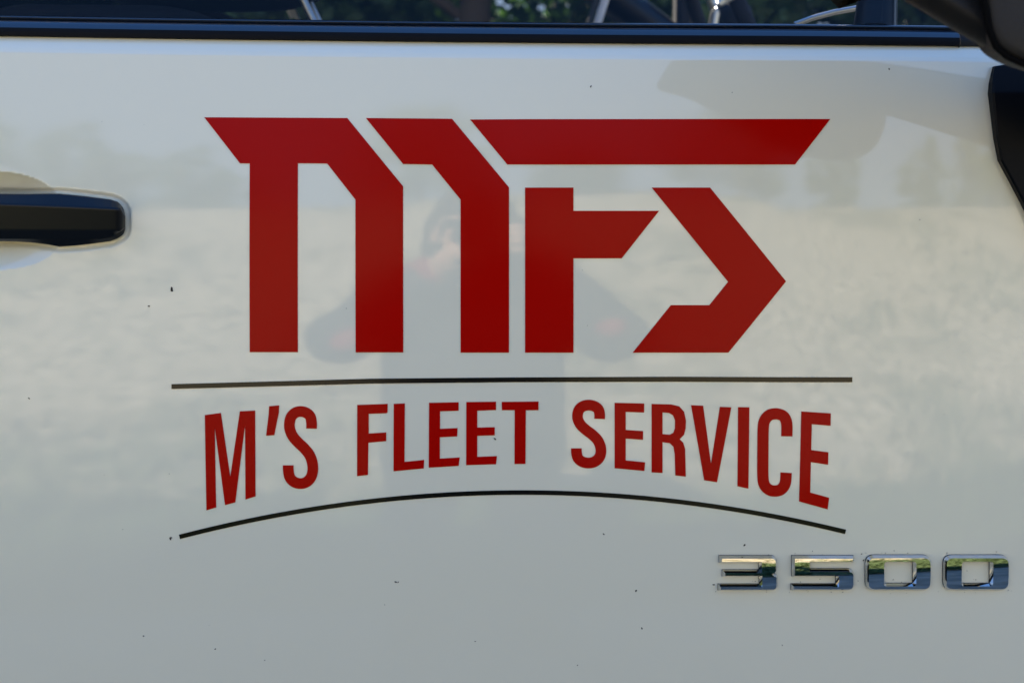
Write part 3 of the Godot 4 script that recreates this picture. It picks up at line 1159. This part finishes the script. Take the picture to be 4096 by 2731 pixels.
func mirror() -> void:
	var root := Node3D.new()
	root.name = "side_mirror"
	truck.add_child(root, true)
	root.set_meta("label", "black plastic side mirror hanging over the top of the lettered door")
	var outline := [3190, -230, 3400, -148, 3600, -18, 3730, 60, 3860, 138, 3990, 210, 4110, 264, 4300, 325, 4600, 350, 4880, 240, 5000, -60, 4960, -500, 4700, -900, 4200, -1010, 3700, -880, 3350, -540, 3210, -340]
	var m := Mesher.new()
	loft(m, smooth_loop(outline, 0.30), [[0.075, 0.17], [0.055, 0.19], [0.027, 0.24], [0.007, 0.28], [0.0, 0.296], [0.001, 0.304], [0.006, 0.312], [0.011, 0.3135], [0.016, 0.3115], [0.021, 0.3105]], true)
	obj("mirror_shell", m, M.plastic, root)
	# seam between the two halves of the shell
	m = Mesher.new()
	var seam := [3915, -160, 3930, -40, 3944, 40, 3958, 120, 3985, 185, 4030, 226, 4110, 262]
	var path := []
	var rad := []
	for k in seam.size() / 2:
		path.append(at(seam[2 * k], seam[2 * k + 1], [0.321, 0.3205, 0.320, 0.319, 0.318, 0.317, 0.317][k]))
		rad.append(0.0022)
	m.tube(path, rad, 6)
	obj("shell_seam", m, M.gap, root)
	m = Mesher.new()
	loft(m, smooth_loop([3912, -420, 3916, -160, 3934, -40, 3950, 40, 3966, 120, 3996, 180, 4046, 218, 4130, 252, 4300, 296, 4560, 300, 4800, 200, 4900, -60, 4860, -460, 4640, -800, 4200, -900, 3980, -700], 0.318, 4), [[0.0, 0.29], [0.0, 0.317], [0.0016, 0.3205], [0.005, 0.322], [0.014, 0.3232], [0.024, 0.324]], false)
	obj("shell_cap", m, M.cap, root)  # same shell plastic, its lit side made lighter by colour
	# the foot on the door and the arm
	var foot := [3990, 262, 4060, 251, 4140, 238, 4300, 218, 4420, 255, 4450, 420, 4430, 700, 4330, 1080, 4240, 1080, 4150, 920, 4096, 812, 4003, 642, 3986, 552, 3967, 372, 3972, 330]
	m = Mesher.new()
	var loop := PackedVector2Array()
	for k in foot.size() / 2:
		var p := at(foot[2 * k], foot[2 * k + 1], -0.008)
		loop.append(Vector2(p.x, p.y) * 1000.0)
	if Geometry2D.is_polygon_clockwise(loop):
		loop.reverse()
	var split := at(3967, 372, -0.008).y
	# the face: flat below, tilting back above the split
	var face := func(y: float) -> float:
		return -0.0045 - maxf(0.0, y - split) * 0.26 + minf(0.0, y - split) * 0.015
	var up := inset(loop, 1.6)
	for i in loop.size():
		var j := (i + 1) % loop.size()
		var a := loop[i] * 0.001
		var b := loop[j] * 0.001
		var c := up[j] * 0.001
		var d := up[i] * 0.001
		var out := Vector3((b - a).y, -(b - a).x, 0)
		m.quad(Vector3(a.x, a.y, -0.08), Vector3(b.x, b.y, -0.08), Vector3(b.x, b.y, face.call(b.y) - 0.0016), Vector3(a.x, a.y, face.call(a.y) - 0.0016), out)
		m.quad(Vector3(a.x, a.y, face.call(a.y) - 0.0016), Vector3(b.x, b.y, face.call(b.y) - 0.0016), Vector3(c.x, c.y, face.call(c.y)), Vector3(d.x, d.y, face.call(d.y)), out + Vector3(0, 0, out.length()))
	for t in strips(up, [], 2.0):
		var p := []
		var n := []
		for q: Vector2 in t:
			p.append(Vector3(q.x * 0.001, q.y * 0.001, face.call(q.y * 0.001)))
			var k := smoothstep(-1.5, 1.5, q.y - split * 1000.0)
			n.append(Vector3(0, lerpf(-0.015, 0.26, k), 1).normalized())
		m.tri(p[0], p[1], p[2], n[0], n[1], n[2])
	obj("mirror_foot", m, M.foot, root, "black plastic foot of the mirror on the door's front edge")
	m = Mesher.new()
	m.tube([at(4330, 420, 0.03), at(4330, 200, 0.12), at(4400, -20, 0.2)], [0.035, 0.032, 0.03], 14)
	obj("mirror_arm", m, M.plastic, root)


# =====================================================================  inside the cab
func pillow(m: Mesher, lo: Vector3, hi: Vector3, p := 3.2, seg := 18) -> void:
	var c := (lo + hi) * 0.5
	var h := (hi - lo) * 0.5
	var grid := []
	for j in seg + 1:
		var row := []
		var b := -PI / 2 + PI * j / seg
		for i in seg * 2:
			var a := TAU * i / (seg * 2)
			var d := Vector3(cos(b) * cos(a), sin(b), cos(b) * sin(a))
			var s := pow(pow(absf(d.x), p) + pow(absf(d.y), p) + pow(absf(d.z), p), -1.0 / p)
			var q := d * s
			var nn := Vector3(signf(q.x) * pow(absf(q.x), p - 1) / h.x, signf(q.y) * pow(absf(q.y), p - 1) / h.y, signf(q.z) * pow(absf(q.z), p - 1) / h.z).normalized()
			row.append([c + q * h, nn])
		grid.append(row)
	for j in seg:
		for i in seg * 2:
			var k := (i + 1) % (seg * 2)
			var a: Array = grid[j][i]
			var b: Array = grid[j][k]
			var d: Array = grid[j + 1][k]
			var e: Array = grid[j + 1][i]
			m.quadn(a[0], b[0], d[0], e[0], a[1], b[1], d[1], e[1])


func cabin() -> void:
	for side in 2:
		var s := Node3D.new()
		s.name = numbered("front_seat")
		truck.add_child(s, true)
		var z: float = [-0.50, -1.45][side]
		var edge := at([1225, 1150][side], 60, z).x
		var top := at(1200, 28, z).y
		var m := Mesher.new()
		pillow(m, Vector3(edge - 0.48, 0.75, z - 0.27), Vector3(edge, top - 0.012, z + 0.27), 4.0)
		obj("seat_back", m, M.seat, s)
		m = Mesher.new()
		pillow(m, Vector3(edge - 0.20, 0.62, z - 0.27), Vector3(edge + 0.45, 0.92, z + 0.27), 4.0)
		obj("seat_cushion", m, M.seat, s)
		m = Mesher.new()
		pillow(m, Vector3(edge - 0.30, top + 0.003, z - 0.15), Vector3(edge + 0.04, top + 0.22, z + 0.15), 4.0)
		obj("headrest", m, M.seat, s)
		for q: float in [-0.06, 0.06]:
			m = Mesher.new()
			m.tube([Vector3(edge + 0.018, top - 0.03, z + q), Vector3(edge - 0.01, top + 0.03, z + q)], [0.005, 0.005], 8)
			obj("headrest_post", m, M.silver, s)
	# belt of the far seat
	var m := Mesher.new()
	m.tube([at(2385, 110, -1.72), at(2420, 0, -1.72), at(2470, -140, -1.72)], [0.009, 0.009, 0.009], 8)
	obj("seat_belt", m, M.strap, truck, "pale seat belt strap inside the cab")
	m = Mesher.new()
	m.tube([at(2352, 110, -1.74), at(2385, 0, -1.74), at(2420, -140, -1.74)], [0.006, 0.006, 0.006], 8)
	obj("grab_handle", m, M.dash, truck)
	# far front pillar lining
	m = Mesher.new()
	m.box(Vector3(at(2700, 60, -1.86).x, 1.42, -1.9), Vector3(at(2775, 60, -1.86).x, 1.93, -1.83), 0.012)
	obj("far_pillar_lining", m, M.seat, truck)
	# steering wheel
	var hub := at(2900, 130, -1.45)
	var w := Node3D.new()
	w.name = "steering_wheel"
	truck.add_child(w, true)
	var tilt := Basis(Vector3(0, 0, 1), deg_to_rad(24.0))
	var path := []
	var rad := []
	for k in 41:
		var a := TAU * k / 40.0
		path.append(hub + tilt * Vector3(0, cos(a) * 0.19, sin(a) * 0.19))
		rad.append(0.016)
	m = Mesher.new()
	m.tube(path, rad, 10)
	obj("wheel_rim", m, M.seat, w)
	m = Mesher.new()
	pillow(m, hub - Vector3(0.03, 0.08, 0.09), hub + Vector3(0.05, 0.06, 0.09))
	obj("wheel_hub", m, M.seat, w)
	for a: float in [-2.2, 0.0, 2.2]:
		m = Mesher.new()
		m.tube([hub + tilt * Vector3(0.0, cos(a) * 0.05, sin(a) * 0.05), hub + tilt * Vector3(0, cos(a) * 0.18, sin(a) * 0.18)], [0.011, 0.008], 8)
		obj("wheel_spoke", m, M.silver, w)
	m = Mesher.new()
	m.tube([at(2848, 130, -1.2), at(2862, 50, -1.2), at(2878, 10, -1.2), at(2930, -20, -1.2)], [0.009, 0.009, 0.009, 0.009], 8)
	obj("gear_lever", m, M.silver, truck)
	# dashboard: a long cowl with a lip
	var x0 := at(3070, 60, -0.8).x
	m = Mesher.new()
	var prof := [Vector2(x0, 1.1), Vector2(x0 - 0.02, 1.40), Vector2(x0 + 0.02, 1.50), Vector2(x0 + 0.10, 1.565), Vector2(x0 + 0.28, 1.575), Vector2(x0 + 0.5, 1.50), Vector2(x0 + 0.55, 1.1)]
	var zs := [-0.18, -0.4, -1.0, -1.5, -1.86]
	for k in prof.size() - 1:
		for q in zs.size() - 1:
			m.quad(Vector3(prof[k].x, prof[k].y, zs[q]), Vector3(prof[k + 1].x, prof[k + 1].y, zs[q]), Vector3(prof[k + 1].x, prof[k + 1].y, zs[q + 1]), Vector3(prof[k].x, prof[k].y, zs[q + 1]), Vector3(prof[k + 1].y - prof[k].y, prof[k].x - prof[k + 1].x, 0) * -1.0)
	for z: float in [-0.18, -1.86]:
		for k in range(1, prof.size() - 1):
			m.flat(Vector3(prof[0].x, prof[0].y, z), Vector3(prof[k].x, prof[k].y, z), Vector3(prof[k + 1].x, prof[k + 1].y, z), Vector3(0, 0, 1 if z > -1 else -1))
	var dash := obj("dashboard", m, M.dash, truck)
	m = Mesher.new()
	m.tube([at(3180, 98, -0.28), at(3250, 72, -0.28), at(3340, 48, -0.28), at(3440, 30, -0.28), at(3560, 18, -0.28)], [0.003, 0.003, 0.003, 0.003, 0.003], 8)
	obj("dash_trim", m, M.silver, dash)
	# near pillar lining
	m = Mesher.new()
	m.tube([at(3500, 130, -0.07), at(3510, 0, -0.08), at(3470, -500, -0.13)], [0.021, 0.019, 0.02], 10)
	obj("near_pillar_lining", m, M.satin, truck)


# =====================================================================  specks on the paint
func dirt() -> void:
	var m := Mesher.new()
	var spots := [[686, 1157, 8], [594, 1224, 4], [680, 2153, 6], [684, 2150, 4], [1980, 1755, 5], [114, 1593, 4], [1583, 2327, 5], [1592, 2328, 4], [573, 2543, 4], [860, 2595, 4], [2545, 2362, 5], [2568, 2512, 5], [2415, 2136, 4], [2978, 2180, 5], [1058, 2640, 3], [2310, 2660, 3], [3130, 2580, 3], [1900, 2565, 3], [3870, 2282, 2], [3574, 2318, 2.5], [3905, 2318, 2.5], [2855, 2338, 5], [3455, 2240, 4], [2364, 345, 4], [3558, 276, 4]]
	for k in 22:
		spots.append([rng.randf_range(30, 4060), rng.randf_range(300, 2700), rng.randf_range(1.0, 2.2)])
	for k in 40:   # grime gathered round the numerals
		var u := rng.randf_range(2850, 4050)
		spots.append([u, [2366.0, 2212.0, 2325.0][k % 3] + rng.randfn() * 6.0, rng.randf_range(1.2, 3.0)])
	for s: Array in spots:
		var p := on_door(s[0], s[1])
		var r: float = s[2] * 0.00023
		var ring := []
		var n := 7
		var turn := rng.randf() * TAU
		for i in n:
			var a := TAU * i / n
			var q := Vector2(cos(a) * 1.25, sin(a) * 0.7).rotated(turn) * r * rng.randf_range(0.65, 1.2)
			var x := p.x + q.x
			var y := p.y + q.y
			ring.append(Vector3(x, y, bowed(y, x) + 0.00025))
		var c := Vector3(p.x, p.y, bowed(p.y, p.x) + 0.0004 + r * 0.3)
		for i in n:
			m.flat(c, ring[i], ring[(i + 1) % n], Vector3(0, 0, 1))
	var o := obj("dirt_specks", m, mat(Color(0.05, 0.042, 0.035), 0.9, 0.2), door)
	o.set_meta("kind", "stuff")


# =====================================================================  the photographer
func smin(a: float, b: float, k: float) -> float:
	var h := maxf(k - absf(a - b), 0.0) / k
	return minf(a, b) - h * h * k * 0.25


func net(m: Mesher, bones: Array, cell: float, k: float) -> void:
	# bones: [a, b, ra, rb]; the joined surface as surface nets
	var lo := Vector3.ONE * 1e9
	var hi := Vector3.ONE * -1e9
	for b in bones:
		var r: float = maxf(b[2], b[3]) + k + cell * 3
		for q: int in [0, 1]:
			lo = lo.min(b[q] - Vector3.ONE * r)
			hi = hi.max(b[q] + Vector3.ONE * r)
	var d := Vector3i(((hi - lo) / cell).ceil()) + Vector3i.ONE * 2
	var f := PackedFloat32Array()
	f.resize(d.x * d.y * d.z)
	f.fill(1.0)
	var sy := d.x
	var sz := d.x * d.y
	for b in bones:
		var pa: Vector3 = b[0]
		var pb: Vector3 = b[1]
		var ra: float = b[2]
		var rb: float = b[3]
		var r := maxf(ra, rb) + k + cell * 2
		var c0 := Vector3i(((pa.min(pb) - Vector3.ONE * r - lo) / cell).floor()).max(Vector3i.ZERO)
		var c1 := Vector3i(((pa.max(pb) + Vector3.ONE * r - lo) / cell).ceil()).min(d - Vector3i.ONE)
		var ab := pb - pa
		var inv := 1.0 / maxf(ab.length_squared(), 1e-9)
		for z in range(c0.z, c1.z + 1):
			for y in range(c0.y, c1.y + 1):
				for x in range(c0.x, c1.x + 1):
					var p := lo + Vector3(x, y, z) * cell
					var t := clampf((p - pa).dot(ab) * inv, 0.0, 1.0)
					var dist := (p - pa - ab * t).length() - lerpf(ra, rb, t)
					var i := x + y * sy + z * sz
					f[i] = smin(f[i], dist, k)
	var ids := {}
	var start := m.v.size()
	var cor := [0, 1, sy, sy + 1, sz, sz + 1, sz + sy, sz + sy + 1]
	var off := [Vector3(0, 0, 0), Vector3(1, 0, 0), Vector3(0, 1, 0), Vector3(1, 1, 0), Vector3(0, 0, 1), Vector3(1, 0, 1), Vector3(0, 1, 1), Vector3(1, 1, 1)]
	var edges := [[0, 1], [2, 3], [4, 5], [6, 7], [0, 2], [1, 3], [4, 6], [5, 7], [0, 4], [1, 5], [2, 6], [3, 7]]
	for z in range(1, d.z - 2):
		for y in range(1, d.y - 2):
			for x in range(1, d.x - 2):
				var i := x + y * sy + z * sz
				if f[i] > 0.5:
					continue
				var neg := 0
				for c: int in cor:
					if f[i + c] < 0.0: neg += 1
				if neg == 0 or neg == 8:
					continue
				var s := Vector3.ZERO
				var n := 0
				for e in edges:
					var va := f[i + cor[e[0]]]
					var vb := f[i + cor[e[1]]]
					if (va < 0.0) != (vb < 0.0):
						s += (off[e[0]] as Vector3).lerp(off[e[1]], va / (va - vb))
						n += 1
				ids[i] = m.v.size()
				m.v.append(lo + (Vector3(x, y, z) + s / n) * cell)
				m.n.append(Vector3(f[i + 1] - f[i] + f[i + 1 + sy + sz] - f[i + sy + sz], f[i + sy] - f[i] + f[i + sy + 1 + sz] - f[i + 1 + sz], f[i + sz] - f[i] + f[i + sz + 1 + sy] - f[i + 1 + sy]).normalized())
	var steps := [1, sy, sz]
	for i: int in ids:
		for ax in 3:
			var s0: int = steps[ax]
			var s1: int = steps[(ax + 1) % 3]
			var s2: int = steps[(ax + 2) % 3]
			if (f[i] < 0.0) == (f[i + s0] < 0.0):
				continue
			if not (ids.has(i - s1) and ids.has(i - s2) and ids.has(i - s1 - s2)):
				continue
			var q := [ids[i], ids[i - s1], ids[i - s1 - s2], ids[i - s2]]
			if f[i] < 0.0:
				m.ix.append_array(PackedInt32Array([q[0], q[2], q[1], q[0], q[3], q[2]]))
			else:
				m.ix.append_array(PackedInt32Array([q[0], q[1], q[2], q[0], q[2], q[3]]))


func photographer() -> void:
	var o := EYE + Vector3(0, 0, 0.0)          # the lens is here
	var head := o + Vector3(0.005, 0.005, 0.265)
	var chest := Vector3(o.x, 1.08, 1.50)
	var hip := Vector3(o.x, 0.74, 1.60)
	var neck := head + Vector3(0, -0.13, 0.045)
	var sh := [Vector3(o.x - 0.165, 1.165, 1.50), Vector3(o.x + 0.165, 1.165, 1.50)]
	var el := [Vector3(o.x - 0.265, 1.065, 1.37), Vector3(o.x + 0.285, 1.07, 1.38)]
	var wr := [o + Vector3(-0.075, -0.10, 0.125), o + Vector3(0.125, -0.055, 0.135)]
	var hips := [hip + Vector3(-0.09, -0.02, 0), hip + Vector3(0.09, -0.02, 0)]
	var kn := [Vector3(o.x - 0.13, 0.43, 1.46), Vector3(o.x + 0.13, 0.43, 1.46)]
	var an := [Vector3(o.x - 0.14, 0.09, 1.62), Vector3(o.x + 0.14, 0.09, 1.62)]
	var body := Mesher.new()
	var bones := [[hip, chest, 0.12, 0.125], [chest + Vector3(-0.07, 0.02, 0), chest + Vector3(0.07, 0.02, 0), 0.10, 0.10], [sh[0], sh[1], 0.06, 0.06], [chest, neck, 0.09, 0.055], [neck, head + Vector3(0, -0.02, 0.02), 0.052, 0.055]]
	for k in 2:
		bones.append([sh[k], el[k], 0.048, 0.04])
		bones.append([el[k], wr[k], 0.04, 0.026])
		bones.append([hips[k], kn[k], 0.085, 0.055])
		bones.append([kn[k], an[k], 0.055, 0.038])
		bones.append([an[k] + Vector3(0, -0.05, 0.03), an[k] + Vector3((k * 2 - 1) * 0.02, -0.06, -0.14), 0.035, 0.03])
	net(body, bones, 0.013, 0.03)
	# head, with its own finer grid
	var hb := [[head + Vector3(0, 0.03, 0.015), head + Vector3(0, 0.035, 0.035), 0.078, 0.08], [head + Vector3(-0.03, 0, -0.02), head + Vector3(0.03, 0, -0.02), 0.05, 0.05], [head + Vector3(0, -0.05, -0.03), head + Vector3(0, -0.085, -0.055), 0.045, 0.026],
		[head + Vector3(0, 0.005, -0.082), head + Vector3(0, -0.032, -0.102), 0.009, 0.013], [head + Vector3(-0.03, 0.018, -0.075), head + Vector3(0.03, 0.018, -0.075), 0.012, 0.012], [head + Vector3(-0.018, -0.058, -0.078), head + Vector3(0.018, -0.058, -0.078), 0.008, 0.008],
		[head + Vector3(-0.018, -0.068, -0.074), head + Vector3(0.018, -0.068, -0.074), 0.008, 0.008], [head + Vector3(-0.078, 0.01, 0.01), head + Vector3(-0.081, -0.03, 0.0), 0.012, 0.008], [head + Vector3(0.078, 0.01, 0.01), head + Vector3(0.081, -0.03, 0.0), 0.012, 0.008]]
	net(body, hb, 0.0045, 0.014)
	# hands: the left under the lens, the right round the grip
	for k in 2:
		var w: Vector3 = wr[k]
		var palm: Vector3 = [o + Vector3(-0.025, -0.06, 0.085), o + Vector3(0.092, -0.015, 0.115)][k]
		var hand := [[w, w.lerp(palm, 0.6), 0.026, 0.027], [w.lerp(palm, 0.5) + Vector3(0, 0.008, -0.012), palm + Vector3(0, 0.01, -0.012), 0.022, 0.017], [w.lerp(palm, 0.5) + Vector3(0, -0.012, 0.012), palm + Vector3(0, -0.014, 0.014), 0.021, 0.017]]
		for q in 4:
			var l: float = [0.9, 1.0, 0.95, 0.75][q]
			if k == 0:
				var r := palm + Vector3(0.008, 0.0, 0.02 - q * 0.019)
				hand.append([r, r + Vector3(0.032, 0.002, -0.002) * l, 0.0095, 0.009])
				hand.append([r + Vector3(0.032, 0.002, -0.002) * l, r + Vector3(0.055, 0.018, -0.002) * l, 0.009, 0.0085])
				hand.append([r + Vector3(0.055, 0.018, -0.002) * l, r + Vector3(0.062, 0.04, -0.002) * l, 0.0085, 0.0075])
			else:
				var r := palm + Vector3(0.004, 0.026 - q * 0.0195, -0.014)
				hand.append([r, r + Vector3(0.006, 0, -0.032) * l, 0.0095, 0.009])
				hand.append([r + Vector3(0.006, 0, -0.032) * l, r + Vector3(-0.012, 0, -0.05) * l, 0.009, 0.0085])
				hand.append([r + Vector3(-0.012, 0, -0.05) * l, r + Vector3(-0.032, 0, -0.046) * l, 0.0085, 0.0075])
		if k == 0:
			hand.append([palm + Vector3(-0.012, 0.004, 0.01), palm + Vector3(-0.022, 0.034, -0.002), 0.013, 0.011])
			hand.append([palm + Vector3(-0.022, 0.034, -0.002), palm + Vector3(-0.016, 0.06, -0.014), 0.011, 0.009])
		else:
			hand.append([palm + Vector3(0, 0.016, 0.014), palm + Vector3(-0.022, 0.03, 0.028), 0.013, 0.011])
			hand.append([palm + Vector3(-0.022, 0.03, 0.028), palm + Vector3(-0.045, 0.036, 0.03), 0.011, 0.009])
		net(body, hand, 0.0035, 0.006)
	var who := obj("person", body, M.skin)
	tag(who, "person in dark jacket with red patches, camera raised to the face, mirrored in the door", "person")
	# clothes
	var m := Mesher.new()
	var coat := [[hip, chest, 0.14, 0.14], [hip + Vector3(-0.07, -0.10, 0), chest + Vector3(-0.07, 0, 0), 0.14, 0.125], [hip + Vector3(0.07, -0.10, 0), chest + Vector3(0.07, 0, 0), 0.14, 0.125], [sh[0], sh[1], 0.09, 0.09], [chest + Vector3(0, 0.05, 0), neck + Vector3(0, 0.0, 0.01), 0.12, 0.085]]
	for k in 2:
		coat.append([sh[k] + Vector3(0, 0.01, 0), el[k], 0.08, 0.07])
		coat.append([el[k], el[k].lerp(wr[k], 0.88), 0.07, 0.047])
	net(m, coat, 0.013, 0.03)
	obj("jacket", m, M.jacket, who)
	m = Mesher.new()
	var legs := [[hip + Vector3(0, 0.02, 0), hip + Vector3(0, -0.03, 0), 0.135, 0.135]]
	for k in 2:
		legs.append([hips[k], kn[k], 0.1, 0.075])
		legs.append([kn[k], an[k] + Vector3(0, 0.02, 0), 0.075, 0.06])
	net(m, legs, 0.014, 0.03)
	obj("trousers", m, M.denim, who)
	for k in 2:
		m = Mesher.new()
		net(m, [[an[k] + Vector3(0, 0.0, 0.01), an[k] + Vector3(0, -0.045, 0.035), 0.048, 0.045], [an[k] + Vector3(0, -0.045, 0.03), an[k] + Vector3((k * 2 - 1) * 0.02, -0.055, -0.15), 0.042, 0.034]], 0.01, 0.02)
		obj("shoe", m, M.hair, who)
		# a red patch on each sleeve
		m = Mesher.new()
		var c: Vector3 = el[k].lerp(wr[k], 0.12)
		net(m, [[c + Vector3((k * 2 - 1) * 0.012, [-0.03, 0.0][k], -0.058), c + Vector3((k * 2 - 1) * -0.03, [0.02, 0.02][k], -0.045), 0.03, 0.024]], 0.006, 0.01)
		obj("sleeve_patch", m, M.red_cloth, who)
	m = Mesher.new()
	net(m, [[wr[0] + Vector3(-0.012, -0.01, 0.01), wr[0] + Vector3(-0.03, -0.024, 0.02), 0.043, 0.046]], 0.006, 0.01)
	obj("cuff", m, M.red_cloth, who)
	# hair: a full dark head of hair to the shoulders
	m = Mesher.new()
	net(m, [[head + Vector3(0, 0.055, 0.02), head + Vector3(0, 0.05, 0.05), 0.083, 0.085], [head + Vector3(-0.075, 0.02, 0.03), head + Vector3(-0.085, -0.12, 0.035), 0.032, 0.03], [head + Vector3(0.075, 0.02, 0.03), head + Vector3(0.085, -0.12, 0.035), 0.032, 0.03], [head + Vector3(0, 0, 0.07), head + Vector3(0, -0.13, 0.08), 0.07, 0.06]], 0.007, 0.03)
	obj("hair", m, M.hair, who)
	for k: float in [-1.0, 1.0]:
		m = Mesher.new()
		pillow(m, head + Vector3(0.032 * k - 0.012, -0.002, -0.084), head + Vector3(0.032 * k + 0.012, 0.014, -0.064), 2.0, 8)
		obj("eye", m, mat(Color(0.25, 0.22, 0.2), 0.2), who)
	# the camera in the hands
	var kit := thing("photo_camera", o, "black camera held up in the hands of the person mirrored in the door", "camera")
	m = Mesher.new()
	m.box(Vector3(-0.062, -0.045, 0.10), Vector3(0.066, 0.04, 0.155), 0.008)
	obj("camera_body", m, M.plastic, kit)
	m = Mesher.new()
	m.box(Vector3(-0.022, 0.0405, 0.105), Vector3(0.026, 0.064, 0.15), 0.008)
	obj("viewfinder", m, M.plastic, kit)
	m = Mesher.new()
	m.tube([Vector3(0, 0, 0.0999), Vector3(0, 0, 0.07), Vector3(0, 0, 0.069), Vector3(0, 0, 0.012)], [0.034, 0.034, 0.037, 0.037], 28)
	obj("lens_barrel", m, M.satin, kit)
	m = Mesher.new()
	m.box(Vector3(0.0661, -0.042, 0.085), Vector3(0.088, 0.034, 0.145), 0.01)
	obj("grip", m, M.plastic, kit)
